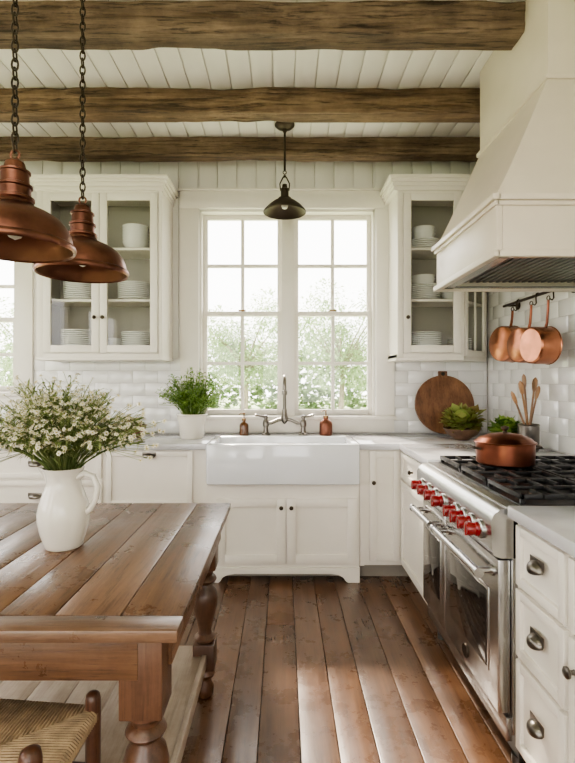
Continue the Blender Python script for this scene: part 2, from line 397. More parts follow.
b.box(x0-.005,x1+.005,yf-.03,yb,z0-.02,z0,PAINT,.003)
b.done()
b=B('stacked_dishes')
plates(b,-1.53,3.70,1.944,11,.135); plates(b,-1.12,3.70,1.944,9,.135); plates(b,-1.55,3.70,1.533,13,.135); plates(b,-1.10,3.70,1.533,12,.13)
bowls(b,-1.12,3.70,2.324,6,.10); bowls(b,-1.30,3.78,1.533,4,.06); bowls(b,-1.55,3.70,2.324,3,.10)
b.done()
# upper right with angled end
b=B('glass_wall_cabinet'); x0,x1=.835,1.32; xa=1.605; ya=yf+(xa-x1)
def pr(o,a,c,m=PAINT):
    b.prism([(x0-o,yf-o),(x1+o*.4,yf-o),(min(xa+o*.4,1.625),ya-o),(min(xa+o*.4,1.625),yb),(x0-o,yb)],a,c,m)
b.box(x0,x0+.02,yf,yb,z0,z1,PAINT); pr(0,z0,z0+.022); pr(0,z1-.03,z1); b.box(x0+.02,x0+.024,yf+.01,yb-.012,z0+.022,z1-.03,CABIN)
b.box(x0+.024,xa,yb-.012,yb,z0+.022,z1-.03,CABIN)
for z in(1.925,2.305): b.prism([(x0+.025,yf+.03),(x1,yf+.03),(xa-.02,ya+.01),(xa-.02,yb-.013),(x0+.025,yb-.013)],z,z+.018,PAINT)
b.box(x0,x0+.04,yf-.018,yf,z0,z1,PAINT,.002); b.box(x1-.02,x1,yf-.018,yf,z0,z1,PAINT,.002); b.box(x0+.04,x1-.02,yf-.018,yf,z1-.05,z1,PAINT,.002); b.box(x0+.04,x1-.02,yf-.018,yf,z0,z0+.03,PAINT,.002)
shaker(b,x0+.043,x1-.022,z0+.033,z1-.053,yf-.026,.055,True); knob(b,x0+.07,1.80,yf-.026)
b.M=Matrix.Translation((x1,yf-.005,0))@Matrix.Rotation(PI/4,4,'Z')
shaker(b,.012,.385,z0+.012,z1-.03,-.012,.045,True); b.box(.06,.34,-.008,.004,2.10,2.115,PAINT); b.box(.19,.205,-.008,.004,z0+.05,z1-.05,PAINT)
b.M=Matrix.Identity(4)
crown(b,lambda o,a,c:pr(o+.018,a+.065,c+.065),z1); pr(.005,z0-.02,z0)
b.done()
b=B('stacked_dishes')
plates(b,1.07,3.71,2.324,5,.13); bowls(b,1.07,3.71,2.39,3,.09); plates(b,1.07,3.71,1.944,8,.13); bowls(b,1.07,3.71,2.05,2,.09); bowls(b,1.30,3.76,1.944,4,.075); plates(b,1.08,3.71,1.533,12,.13); plates(b,1.37,3.77,1.533,9,.09)
b.done()
# base cabinets back run, left of sink
yf=3.27
b=B('base_cabinet')
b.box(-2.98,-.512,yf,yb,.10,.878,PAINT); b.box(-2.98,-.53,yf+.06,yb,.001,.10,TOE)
d=yf-.018
def stack(xa_,xb_,zs,pulls,kind='cup'):
    for (a,c) in zs: drawer(b,xa_,xb_,a,c,d)
    for (px,pz) in pulls: cup(b,px,pz,d) if kind=='cup' else knob(b,px,pz,d)
stack(-1.184,-.606,[(.50,.868),(.13,.485)],[(-.895,.832),(-.895,.44)])
stack(-2.10,-1.215,[(.685,.868),(.40,.67),(.13,.385)],[(-1.66,.775),(-1.66,.56),(-1.66,.30)])
stack(-2.92,-2.13,[(.685,.868),(.40,.67),(.13,.385)],[(-2.5,.775),(-2.5,.56)])
b.done()
# sink base
b=B('base_cabinet')
b.box(-.508,.508,yf-.03,yb,.10,.645,PAINT)
d=yf-.048
shaker(b,-.444,.018,.125,.56,d,.06); shaker(b,.024,.490,.125,.56,d,.06); knob(b,-.012,.50,d); knob(b,.055,.50,d)
prof=[(-.508,0),(-.43,0),(-.415,.012),(-.40,.035),(-.37,.052),(-.32,.06),(.32,.06),(.37,.052),(.40,.035),(.415,.012),(.43,0),(.508,0),(.508,.10),(-.508,.10)]
prof=[(x,z+.001 if z==0 else z) for x,z in prof]
b.prism(prof,0,.02,PAINT,T=Matrix.Translation((0,yf-.03,0))@Matrix.Rotation(PI/2,4,'X'))
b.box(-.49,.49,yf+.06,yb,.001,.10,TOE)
b.done()
# right of sink + corner + right run to range
b=B('base_cabinet')
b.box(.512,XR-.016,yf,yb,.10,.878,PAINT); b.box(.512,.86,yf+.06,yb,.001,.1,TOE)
d=yf-.018
b.box(.515,.545,yf-.012,yf,.10,.875,PAINT)
shaker(b,.58,.785,.134,.868,d,.045); knob(b,.605,.66,d)
b.box(.80,XR-.016,2.592,yf,.10,.878,PAINT); b.box(.86,XR-.016,2.592,yf,.001,.1,TOE)
b.M=MR(); d=.80-.018
shaker(b,-3.235,-2.62,.134,.68,d,.04); drawer(b,-3.235,-2.62,.70,.868,d); knob(b,-2.93,.785,d); knob(b,-2.70,.62,d)
b.done()
# near right cabinet
b=B('base_cabinet'); Xn=.795
b.box(Xn,XR-.016,.3,1.645,.10,.878,PAINT); b.box(Xn+.05,XR-.016,.3,1.645,.001,.1,TOE)
b.M=MR(); d=Xn-.018
for a,c in((.665,.862),(.43,.65),(.12,.415)): drawer(b,-1.625,-1.345,a,c,d,.03)
for z in(.765,.54,.275): cup(b,-1.485,z,d,.036,.028,.028)
drawer(b,-1.325,-.75,.665,.862,d,.03); cup(b,-1.04,.765,d,.036,.028,.028)
shaker(b,-1.325,-.75,.12,.65,d,.05); knob(b,-1.295,.565,d,.016,PEWTER)
b.done()
# countertops
b=B('marble_countertop')
b.box(-2.99,-.512,3.235,yb,.88,.92,MARBLE,.004); b.box(.512,XR-.015,3.235,yb,.88,.92,MARBLE,.004); b.box(-.512,.512,3.68,yb,.88,.92,MARBLE,.004)
b.box(.772,XR-.015,2.592,3.235,.88,.92,MARBLE,.004)
b.done()
b=B('marble_countertop'); b.box(.76,XR-.015,.25,1.648,.88,.92,MARBLE,.004); b.done()
# farmhouse sink
b=B('farmhouse_sink'); X0,X1=-.505,.505
b.box(X0,X1,3.185,3.235,.655,.925,PORC,.014); b.box(X0,X1,3.63,3.676,.70,.925,PORC,.01)
b.box(X0,X0+.045,3.2,3.66,.66,.925,PORC,.01); b.box(X1-.045,X1,3.2,3.66,.66,.925,PORC,.01); b.box(X0+.01,X1-.01,3.2,3.66,.655,.70,PORC,.008)
b.cyl((0,3.45,.701),.04,.004,STEEL)
b.done()
# faucet
b=B('bridge_faucet'); fx,fy=.012,3.76; cz0=.921
for s in(-1,1):
    px=fx+s*.145
    b.lathe([(0,0),(.034,0),(.034,.008),(.020,.018),(.017,.06),(.023,.066),(.025,.09),(.021,.112),(.014,.12),(.014,.145),(.018,.150),(0,.156)],(px,fy,cz0),16,PEWTER)
    v=Vector((s*.075,-.02,.018)); c=Vector((px,fy,cz0+.137)); b.tube([c-v*.2,c,c+v*.6,c+v],[.008,.010,.008,.010],PEWTER,8)
    b.lathe([(0,-.013),(.013,0),(0,.013)],c+v,10,PEWTER)
    b.tube([(px,fy,cz0+.09),(fx+s*.10,fy,cz0+.093),(fx+s*.05,fy,cz0+.115),(fx,fy,cz0+.125)],.014,PEWTER,10)
b.lathe([(0,-.045),(.012,-.035),(.022,-.02),(.029,0),(.024,.025),(.018,.05),(.020,.06),(.016,.08),(0,.08)],(fx,fy,cz0+.125),16,PEWTER)
pts=[(fx,fy,1.10),(fx,fy,1.30)]+[(fx,fy-.075+.075*math.cos(t),1.30+.075*math.sin(t)) for t in [PI*k/10 for k in range(1,11)]]+[(fx,fy-.15,1.27),(fx,fy-.15,1.25)]
b.tube(pts,.014,PEWTER,12); b.lathe([(0,0),(.020,0),(.020,.03),(.014,.035)],(fx,fy-.15,1.235),14,PEWTER)
b.done()
def pump(name,x,y,r,h,mat):
    b=B(name)
    b.lathe([(0,0),(r*.95,0),(r,.006),(r,h*.7),(r*.85,h*.85),(r*.4,h),(r*.38,h+.012),(0,h+.012)],(x,y,.921),20,mat)
    b.lathe([(0,0),(r*.45,0),(r*.45,.014),(.005,.016),(.005,.045),(.009,.047),(.009,.056),(0,.058)],(x,y,.921+h+.011),14,BRASS)
    b.tube([(x,y,.921+h+.062),(x-.02,y-.01,.921+h+.064),(x-.038,y-.016,.921+h+.055)],.004,BRASS,6); b.done()
pump('soap_dispenser_bottle',-.30,3.74,.036,.105,AMBER); pump('soap_dispenser_bottle',.33,3.74,.05,.125,CORK)
# herb pot
def leafball(b,c,R,n,mat,L,w,flat=.8,upb=.4,zmin=.93):
    for _ in range(n):
        v=Vector((random.gauss(0,1),random.gauss(0,1),random.gauss(0,1))).normalized()
        p=Vector(c)+Vector((v.x*R,v.y*R,v.z*R*flat))*random.uniform(.35,1)
        d=v+Vector((0,0,upb))+Vector([random.uniform(-.5,.5) for _ in range(3)])
        if p.z<zmin+.03: p.z=zmin+.03; d.z=abs(d.z)
        b.leaf(p,d,L*random.uniform(.6,1.3),w*random.uniform(.7,1.2),mat,random.uniform(0,.3))
hx,hy=-.664,3.55
b=B('potted_herb')
b.lathe([(0,0),(.078,0),(.085,.01),(.10,.12),(.108,.165),(.115,.17),(.112,.178),(.1,.178),(.095,.15),(0,.15)],(hx,hy,.921),32,CERAM)
b.lathe([(0,.151),(.094,.151)],(hx,hy,.921),20,SOIL)
for _ in range(190):
    a=random.random()*2*PI; r=random.random()*.07; q=random.uniform(.03,.27); hh=random.uniform(.06,.36)*(1-.45*(q/.27)**2)
    p0=Vector((hx+r*math.cos(a),hy+r*math.sin(a)*.8,1.07)); p2=Vector((hx+q*math.cos(a),min(hy+q*math.sin(a)*.75,3.76),1.10+hh)); p1=(p0+p2)/2+Vector((0,0,.04))
    b.tube([p0,p1,p2],.0016,HERB,4)
    for k in range(11):
        t=random.uniform(.35,1); p=p0.lerp(p2,t)+Vector((0,0,.04*math.sin(PI*t)))
        d=Vector((random.uniform(-1,1),random.uniform(-1,.6),random.uniform(-.2,.9)))
        b.leaf(p,d,random.uniform(.022,.04),random.uniform(.010,.018),HERB,.3)
b.done()
b=B('wooden_bowl'); b.lathe([(0,0),(.05,0),(.055,.01),(.085,.05),(.098,.09),(.092,.09),(.078,.05),(.045,.018),(0,.015)],(-1.115,3.62,.921),28,BOARDW)
for k in range(6):
    a=k*PI/3; r=.035
    b.lathe([(0,-.03),(.02,-.023),(.03,0),(.024,.02),(0,.034)],(-1.115+r*math.cos(a),3.62+r*math.sin(a),1.02+.012*(k%2)),12,CORK)
b.done()
# cutting board
b=B('round_cutting_board')
R=.228; pts=[]
for k in range(56):
    a=2*PI*k/56-PI/2; pts.append((R*math.cos(a),R*math.sin(a)))
T=Matrix.Translation((1.25,3.775,1.153))@Matrix.Rotation(-.18,4,'X')@Matrix.Rotation(PI/2,4,'X')
b.prism(pts,0,.022,BOARDW,T=T,rnd=.4)
b.box(-.035,.035,R-.01,R+.035,.001,.021,BOARDW,.004,rnd=.4,T=T)
b.M=T; b.ring((0,R+.012,.022),.014,.003,BRONZE,seg=14); b.lathe([(0,.0225),(.012,.0225)],(0,R+.012,0),12,BLACK); b.M=Matrix.Identity(4)
b.done()
b=B('salad_bowl'); c=(1.275,3.46)
b.lathe([(0,0),(.05,0),(.055,.008),(.10,.035),(.13,.08),(.124,.08),(.09,.035),(0,.015)],(*c,.922),28,BOARDW)
leafball(b,(c[0],c[1],1.045),.105,300,RLETT,.075,.07,.85,zmin=.985); b.done()
b=B('lettuce_head'); leafball(b,(1.465,3.20,1.01),.082,280,LETT,.055,.065,.75,zmin=.95); b.lathe([(0,-.068),(.06,-.05),(.07,0),(.05,.04),(0,.05)],(1.465,3.20,.992),14,LETT); b.done()
b=B('utensil_crock'); cx,cy=1.475,2.92
b.lathe([(0,0),(.055,0),(.06,.01),(.06,.15),(.064,.155),(.06,.16),(.054,.155),(.052,.02),(0,.02)],(cx,cy,.921),24,PEWTER)
for (dx,dy,h,kind) in((-.05,-.02,.36,0),(-.015,.02,.40,1),(.03,-.01,.38,0),(.06,.02,.33,1),(-.08,.0,.30,1)):
    p0=Vector((cx-dx*.3,cy,.95)); p1=Vector((cx+dx,cy+dy,.921+h)); b.tube([p0,p0.lerp(p1,.5),p1],.006,SPOONW,7)
    dr=(p1-p0).normalized(); b.tube([p1-dr*.03,p1-dr*.01,p1+dr*.02,p1+dr*.045,p1+dr*.06],[.007,.02,.026,.022,.006],SPOONW,10,flat=.3 if kind else .45)
b.done()
# ------------------------------------------------------------ range
b=B('gas_range'); ya,yc=1.66,2.58; xf=.765
b.box(xf+.02,1.56,ya,yc,.13,.90,STEEL,.003); b.box(1.56,XR-.012,ya,yc,.10,.905,STEEL,.003)
b.box(xf+.05,1.5,ya+.02,yc-.02,.03,.13,STEELD)
b.box(xf,xf+.022,ya+.005,yc-.005,.105,.185,STEEL,.004)
for y in(ya+.05,yc-.05):
    for x in(xf+.06,1.45): b.cyl((x,y,.001),.02,.03,STEELD,12)
prof=[(xf-.045,.745),(xf-.05,.76),(xf-.055,.86),(xf-.045,.885),(xf-.02,.903),(xf+.05,.907),(xf+.05,.735),(xf-.02,.735)]
b.M=MR(); Tm=Matrix(((0,0,1,0),(1,0,0,0),(0,1,0,0),(0,0,0,1)))
b.prism(prof,-yc,-ya,STEEL,T=Tm)
b.M=Matrix.Identity(4)
for y in(2.48,2.37,2.26,2.15,1.99,1.91,1.83,1.75):
    c=(xf-.053,y,.81)
    b.lathe([(0,0),(.034,0),(.034,.008),(.028,.012),(0,.012)],c,20,STEEL,RY(-PI/2))
    b.lathe([(0,.01),(.026,.01),(.026,.02),(.022,.024),(.022,.05),(.019,.055),(0,.055)],c,20,RED,RY(-PI/2))
    b.box(c[0]-.057,c[0]-.03,y-.005,y+.005,c[2]-.024,c[2]+.024,RED,.002)
for (p,q) in((1.672,2.215),(2.228,2.570)):
    b.box(xf-.025,xf+.018,p,q,.195,.725,STEEL,.006)
    m=.055 if q-p<.4 else .085
    b.box(xf-.029,xf-.024,p+m-.012,q-m+.012,.30,.60,STEEL,.002)
    b.box(xf-.033,xf-.026,p+m,q-m,.312,.588,OVENG,.003)
    hx_=xf-.085; hz=.675
    b.tube([(hx_,p+.02,hz),(hx_,(p+q)/2,hz),(hx_,q-.02,hz)],.014,STEEL,14)
    for y in(p+.045,q-.045): b.tube([(xf-.02,y,hz),(hx_,y,hz)],.011,STEEL,10); b.cyl((xf-.032,y,hz),.02,.01,STEEL,14,RY(PI/2))
    for y in(p+.022,q-.022): b.lathe([(0,-.008),(.018,-.008),(.018,.008),(0,.008)],(hx_,y,hz),14,STEEL,RX(PI/2))
b.lathe([(0,0),(.028,0),(.026,.004),(0,.005)],(xf-.025,1.97,.25),20,BRONZE,RY(-PI/2),sc=(1,1,1))
b.box(xf+.0,1.56,ya+.003,yc-.003,.90,.91,STEEL,.002); b.box(xf+.055,1.53,ya+.02,yc-.02,.9101,.914,BLACK)
for g in range(3):
    y0=ya+.025+g*.293; y1=y0+.283; zt=.948
    for (a,c) in((xf+.06,1.14),(1.15,1.52)):
        for (e,f,h,i) in((a,c,y0,y0+.014),(a,c,y1-.014,y1),(a,a+.014,y0,y1),(c-.014,c,y0,y1)): b.box(e,f,h,i,zt-.018,zt,BLACK,.002)
        cxm,cym=(a+c)/2,(y0+y1)/2
        b.box(a,c,cym-.006,cym+.006,zt-.014,zt,BLACK,.002); b.box(cxm-.006,cxm+.006,y0,y1,zt-.014,zt,BLACK,.002)
        for t in(.25,.75): 
            b.box(a+(c-a)*t-.005,a+(c-a)*t+.005,y0,y0+.09,zt-.014,zt,BLACK,.001); b.box(a+(c-a)*t-.005,a+(c-a)*t+.005,y1-.09,y1,zt-.014,zt,BLACK,.001)
        for px in(a+.01,c-.01):
            for py in(y0+.01,y1-.01): b.box(px-.008,px+.008,py-.008,py+.008,.913,zt-.015,BLACK)
        b.lathe([(0,0),(.05,0),(.05,.01),(.035,.013),(.035,.02),(0,.021)],(cxm,cym,.913),22,BLACK)
        b.ring((cxm,cym,.918),.052,.003,BRASS,seg=20)
b.box(1.57,XR-.013,ya,yc,.905,.96,STEEL,.003)
b.done()
b=B('copper_pot'); c=(1.05,2.30,.949)
b.lathe([(0,0),(.118,0),(.128,.008),(.131,.10),(.136,.104),(.131,.106),(.115,.122),(.07,.140),(.03,.146),(0,.147)],c,40,COPPERK)
b.ring((c[0],c[1],c[2]+.103),.134,.004,COPPERK,seg=32)
b.lathe([(0,0),(.012,0),(.008,.01),(.018,.022),(.018,.030),(0,.036)],(c[0],c[1],c[2]+.145),14,BRONZE)
for s in(-1,1):
    b.tube([(c[0]+s*.128,c[1]-.035,c[2]+.075),(c[0]+s*.158,c[1]-.03,c[2]+.08),(c[0]+s*.168,c[1],c[2]+.082),(c[0]+s*.158,c[1]+.03,c[2]+.08),(c[0]+s*.128,c[1]+.035,c[2]+.075)],.005,BRONZE,8)
b.done()
# ------------------------------------------------------------ hood
b=B('range_hood'); hy0,hy1,hx0=1.88,2.61,.825; XW=XR-.012; zb,zt=1.825,2.05; t=.025
b.box(hx0,hx0+t,hy0,hy1,zb,zt,HOODP,.003); b.box(hx0+t,XW,hy0,hy0+t,zb,zt,HOODP,.003); b.box(hx0+t,XW,hy1-t,hy1,zb,zt,HOODP,.003)
for o,a,c_ in((.014,zb-.004,zb+.022),(.010,zt-.03,zt-.012),(.022,zt-.012,zt+.012)):
    b.box(hx0-o,hx0+.01,hy0-o,hy1+o,a,c_,HOODP,.003); b.box(hx0,XW,hy0-o,hy0+.01,a,c_,HOODP,.003); b.box(hx0,XW,hy1-.01,hy1+o,a,c_,HOODP,.003)
cx0,cy0,cy1,cz=1.15,2.11,2.84,2.66
N=8; vs=[]
for k in range(N+1):
    s=k/N
    xx=hx0+(cx0-hx0)*s**.95; 
    a=hy0+(cy0-hy0)*s; d_=hy1+(cy1-hy1)*s; z=zt+.012+(cz-zt-.012)*s
    vs+=[(xx,a,z),(xx,d_,z),(XW,a,z),(XW,d_,z)]
fs=[]
for k in range(N):
    o=k*4; fs+=[(o,o+1,o+5,o+4),(o,o+2,o+6,o+4),(o+1,o+3,o+7,o+5)]
b.mesh(vs,fs,HOODP)
b.box(cx0,XW,cy0,cy1,cz,ZC-.002,HOODP,.003)
b.box(cx0-.015,XW,cy0-.015,cy1+.015,cz-.012,cz+.012,HOODP,.004)
b.box(hx0+t,XW,hy0+t,hy1-t,zb+.10,zb+.11,STEELD)
b.box(hx0+t,hx0+t+.05,hy0+t,hy1-t,zb+.005,zb+.012,STEEL); b.box(hx0+t,XW,hy0+t,hy0+t+.03,zb+.005,zb+.012,STEEL); b.box(hx0+t,XW,hy1-t-.03,hy1-t,zb+.005,zb+.012,STEEL)
x=hx0+t+.06
while x<XW-.03:
    b.box(x,x+.018,hy0+.06,hy1-.06,zb+.03,zb+.045,STEELD,.003); x+=.034
b.done(25)
# ------------------------------------------------------------ pot rail & pans
b=B('pot_rail'); rx,rz=1.545,1.86
b.tube([(rx,2.67,rz),(rx,3.1,rz),(rx,3.40,rz)],.009,BRONZE,10)
for y in(2.71,3.36): b.tube([(rx,y,rz),(XR-.013,y,rz+.0)],.008,BRONZE,8); b.cyl((XR-.02,y,rz),.03,.007,BRONZE,14,RY(PI/2))
PY=(3.18,2.94,2.75)
for y in PY:
    b.tube([(rx,y+.0,rz+.012),(rx-.012,y,rz+.008),(rx-.015,y,rz-.02),(rx-.013,y,rz-.05),(rx-.022,y,rz-.062),(rx-.034,y,rz-.055)],.004,BRONZE,6)
b.done()
def pan(y,zc,r,dep,ang):
    b=B('copper_saucepan')
    Rm=Matrix(((0,0,-1),(1,0,0),(0,1,0)))
    Rm=RZ(ang)@Rm
    c=Vector((1.505,y,zc))
    b.M=Matrix.Translation(c)@Rm.to_4x4()
    b.lathe([(r*.9,.004),(r*.93,dep-.01),(r*.9,dep-.002),(0,dep)],(0,0,0),36,COPPER)
    b.lathe([(r*.93,0),(r,0),(r*1.01,.004),(r*.98,.008),(r*.97,dep-.02),(r*.94,dep-.005),(r*.86,dep+.002),(0,dep+.003)],(0,0,0),36,COPPER)
    L=rz-.055-zc
    b.tube([(0,r*.95,.02),(0,r+.02,.012),(0,r+(L-r)*.6,.006),(0,L-.008,.004)],[.012,.011,.010,.010],COPPERK,8,flat=.5)
    b.ring((0,L+.004,.004),.012,.003,BRONZE,seg=14)
    for s in(-.012,.012): b.lathe([(0,0),(.005,0),(.004,.004),(0,.005)],(s,r*.7,dep*.2),8,BRASS)
    b.done()
pan(PY[0],1.58,.120,.10,.30); pan(PY[1],1.555,.110,.10,.22); pan(PY[2],1.54,.108,.115,.15)
# ------------------------------------------------------------ pendants
def chain(b,x,y,z0,z1,mat,L=.042,r=.0035):
    n=int((z1-z0)/(L-.011)); st=(z1-z0)/n
    for k in range(n):
        rot=Matrix.Rotation(PI/2,3,'X') if k%2 else (Matrix.Rotation(PI/2,3,'Z')@Matrix.Rotation(PI/2,3,'X'))
        b.ring((x,y,z0+st*(k+.5)),L*.26,r,mat,rot,12,sy=L/2/(L*.26),sub=5)
def pendant(x,y,z):
    b=B('copper_pendant_light')
    b.lathe([(.182,.002),(.188,-.004),(.191,0),(.194,.008),(.191,.018),(.184,.024),(.180,.045),(.168,.075),(.146,.102),(.114,.123),(.082,.137),(.062,.148),(.057,.160),(.061,.165),(.061,.173),(.05,.178),(.05,.205),(.055,.208),(.055,.216),(.046,.220),(.044,.255),(.049,.258),(.049,.264),(.036,.270),(.030,.292),(.018,.300),(.012,.305),(0,.307)],(x,y,z),48,COPPERD)
    b.lathe([(.183,.002),(.181,.02),(.175,.045),(.162,.071),(.140,.097),(.11,.118),(.078,.132),(.05,.14),(0,.142)],(x,y,z),48,COPPERI)
    b.lathe([(0,0),(.02,.01),(.03,.03),(.026,.055),(.014,.075),(.014,.105)],(x,y,z+.03),16,WHITEM)
    b.ring((x,y,z+.32),.015,.004,COPPERD,Matrix.Rotation(PI/2,3,'X'),14)
    chain(b,x,y,z+.33,ZC-.03,BRONZE)
    b.lathe([(0,0),(.05,.004),(.055,.024),(0,.026)],(x,y,ZC-.028),20,COPPERD); b.done()
pendant(-.910,1.65,1.79); pendant(-.870,2.11,1.805)
b=B('bronze_pendant_light'); x,y,z=.012,3.42,2.525
b.lathe([(.147,0),(.150,-.003),(.152,.003),(.146,.012),(.115,.045),(.077,.075),(.05,.09),(.045,.10),(.028,.105),(.028,.15),(.034,.154),(.034,.162),(.02,.17),(.016,.195),(0,.197)],(x,y,z),36,BRONZE)
b.lathe([(.146,.003),(.113,.041),(.074,.07),(.045,.086),(0,.088)],(x,y,z),36,BRONZE)
b.lathe([(0,0),(.018,.008),(.025,.025),(.018,.045),(.01,.06)],(x,y,z+.02),14,WHITEM)
for s in(-1,1): b.tube([(x+s*.03,y,z+.155),(x+s*.034,y,z+.20),(x+s*.012,y,z+.245),(x,y,z+.25)],.005,BRONZE,6)
b.lathe([(0,-.012),(.012,0),(0,.012)],(x,y,z+.255),12,BRONZE); b.ring((x,y,z+.28),.012,.003,BRONZE,Matrix.Rotation(PI/2,3,'X'),12)
b.tube([(x,y,z+.29),(x,y,2.9),(x,y,ZC-.05)],.008,BRONZE,10); b.ring((x,y,ZC-.05),.012,.003,BRONZE,Matrix.Rotation(PI/2,3,'X'),12)
b.lathe([(0,0),(.02,0),(.055,.012),(.07,.026),(.07,.034),(0,.036)],(x,y,ZC-.038),28,BRONZE); b.done()
# ------------------------------------------------------------ table
b=B('farmhouse_table'); tx0,tx1,ty0,ty1=-1.47,-.238,1.095,2.235; zt=.78; th=.030
ws=[.16,.145,.17,.15,.155,.14,.16,.152]; s=sum(ws); x=tx0
for w in ws:
    w=w*(tx1-tx0)/s; b.box(x,x+w-.002,ty0+.075,ty1,zt-th,zt,TABLEW,.004); x+=w
b.box(tx0-.0,tx1,ty0,ty0+.073,zt-th,zt,TABLEX,.005)
ins=.035; za=.645
b.box(tx0+.1,tx1-.1,ty0+ins,ty0+ins+.025,za,zt-th,TABLEX,.002); b.box(tx0+.1,tx1-.1,ty1-ins-.025,ty1-ins,za,zt-th,TABLEX,.002)
b.box(tx0+ins,tx0+ins+.025,ty0+.1,ty1-.1,za,zt-th,TABLEW,.002); b.box(tx1-ins-.025,tx1-ins,ty0+.1,ty1-.1,za,zt-th,TABLEW,.002)
lp=[(.03,.001),(.036,.012),(.038,.04),(.028,.06),(.026,.075),(.04,.09),(.043,.10),(.034,.115),(.034,.125)]
lp2=[(.034,.235),(.045,.245),(.045,.255),(.030,.268),(.027,.285),(.033,.31),(.044,.35),(.053,.39),(.055,.42),(.048,.45),(.033,.47),(.031,.478),(.045,.488),(.050,.498),(.045,.508),(.033,.516),(.035,.528),(.047,.54),(.047,.55)]
for lx in(tx0+.095,tx1-.095):
    for ly in(ty0+.088,ty1-.16):
        b.box(lx-.051,lx+.051,ly-.051,ly+.051,.548,zt-th-.001,LEGW,.004); b.lathe(lp2,(lx,ly,0),28,LEGW); b.box(lx-.045,lx+.045,ly-.045,ly+.045,.125,.235,LEGW,.004); b.lathe([(0,.001)]+lp,(lx,ly,0),28,LEGW)
sx0,sx1=tx0+.10,tx1-.10; x=sx0
nn=7; w=(sx1-sx0)/nn
for k in range(nn): b.box(sx0+k*w,sx0+(k+1)*w-.002,ty0+.13,ty1-.12,.165,.19,SHELFW,.002)
b.box(sx1,sx1+.02,ty0+.14,ty1-.21,.15,.20,SHELFW,.002)
b.done()
# jug and bouquet
jx,jy,jz=-.744,1.65,.781
b=B('ceramic_pitcher')
b.lathe([(0,0),(.056,0),(.061,.005),(.064,.018),(.075,.05),(.083,.09),(.084,.115),(.079,.145),(.067,.18),(.057,.205),(.054,.225),(.057,.245),(.065,.262),(.066,.268),(.061,.266),(.053,.245),(.050,.225),(.053,.2),(.07,.15),(.06,.05),(0,.03)],(jx,jy,jz),44,CERAM)
b.tube([(jx+.05,jy-.01,jz+.235),(jx+.075,jy-.012,jz+.25),(jx+.105,jy-.015,jz+.24),(jx+.122,jy-.018,jz+.205),(jx+.115,jy-.015,jz+.165),(jx+.095,jy-.01,jz+.13),(jx+.072,jy-.006,jz+.115)],[.012,.0105,.010,.010,.010,.0105,.012],CERAM,12)
b.mesh([(jx-.05,jy-.03,jz+.262),(jx-.088,jy-.012,jz+.272),(jx-.05,jy+.015,jz+.262),(jx-.054,jy-.008,jz+.215)],[(0,1,3),(1,2,3)],CERAM)
b.done()
b=B('wildflower_bouquet')
def flower(p,d,r):
    d=d.normalized(); u=d.orthogonal().normalized(); v=d.cross(u); n=6; a0=random.random()
    for k in range(n):
        a=a0+2*PI*k/n; e=u*math.cos(a)+v*math.sin(a); s=u*math.cos(a+PI/2)+v*math.sin(a+PI/2)
        b.mesh([p,p+e*r*.6+s*r*.32+d*r*.1,p+e*r-d*r*.1,p+e*r*.6-s*r*.32+d*r*.1],[(0,1,2,3)],PETAL)
    c=p+d*r*.1; q=r*.36
    b.mesh([c+u*q,c+v*q,c-u*q,c-v*q,c+d*q*.9],[(0,1,4),(1,2,4),(2,3,4),(3,0,4)],YELL)
def fit(): return Vector((jx,jy,jz+.265))
for i in range(225):
    a=random.random()*2*PI; q=math.sqrt(random.random())
    sp=q*.295; top=.31*(1-.55*q*q)*random.uniform(.40,1.0)+.01
    base=Vector((jx+.03*q*math.cos(a),jy+.03*q*math.sin(a),jz+.24))
    tip=Vector((jx-.005+sp*math.cos(a)*1.0,jy+sp*.85*math.sin(a),jz+.265+top))
    mid=base.lerp(tip,.5)+Vector((-math.cos(a)*.03,-math.sin(a)*.03,.05))
    P=lambda t:(base*(1-t)**2+mid*2*t*(1-t)+tip*t*t)
    b.tube([P(t) for t in(0,.25,.5,.75,1)],.0015,STEM,4)
    for k in range(13):
        t=random.uniform(.35,.98); d=Vector((random.uniform(-1,1),random.uniform(-1,1),random.uniform(-.3,1)))
        b.leaf(P(t),d,random.uniform(.02,.05),random.uniform(.004,.009),STEM,.3)
    nf=random.randint(7,11)
    for k in range(nf):
        t=random.uniform(.68,1); o=Vector((random.uniform(-1,1),random.uniform(-1,1),random.uniform(-.4,1)))
        p=P(t)+o*.036; b.tube([P(max(0,t-.08)),p],.0008,STEM,3)
        flower(p,o+Vector((0,-.4,.7)),random.uniform(.006,.0105))
for (dx,dz) in ((.33,.10),(.36,.14),(.30,.05),(-.3,.02),(.27,.2)):
    for s in range(5):
        p=Vector((jx+dx*.9+random.uniform(-.03,.03),jy+random.uniform(-.03,.03),jz+.265+dz+random.uniform(-.03,.03)))
        b.tube([fit()+Vector((dx*.4,0,dz*.4+.05)),p],.001,STEM,3); flower(p,Vector((random.uniform(-1,1),-1,.5)),.010)
b.done()
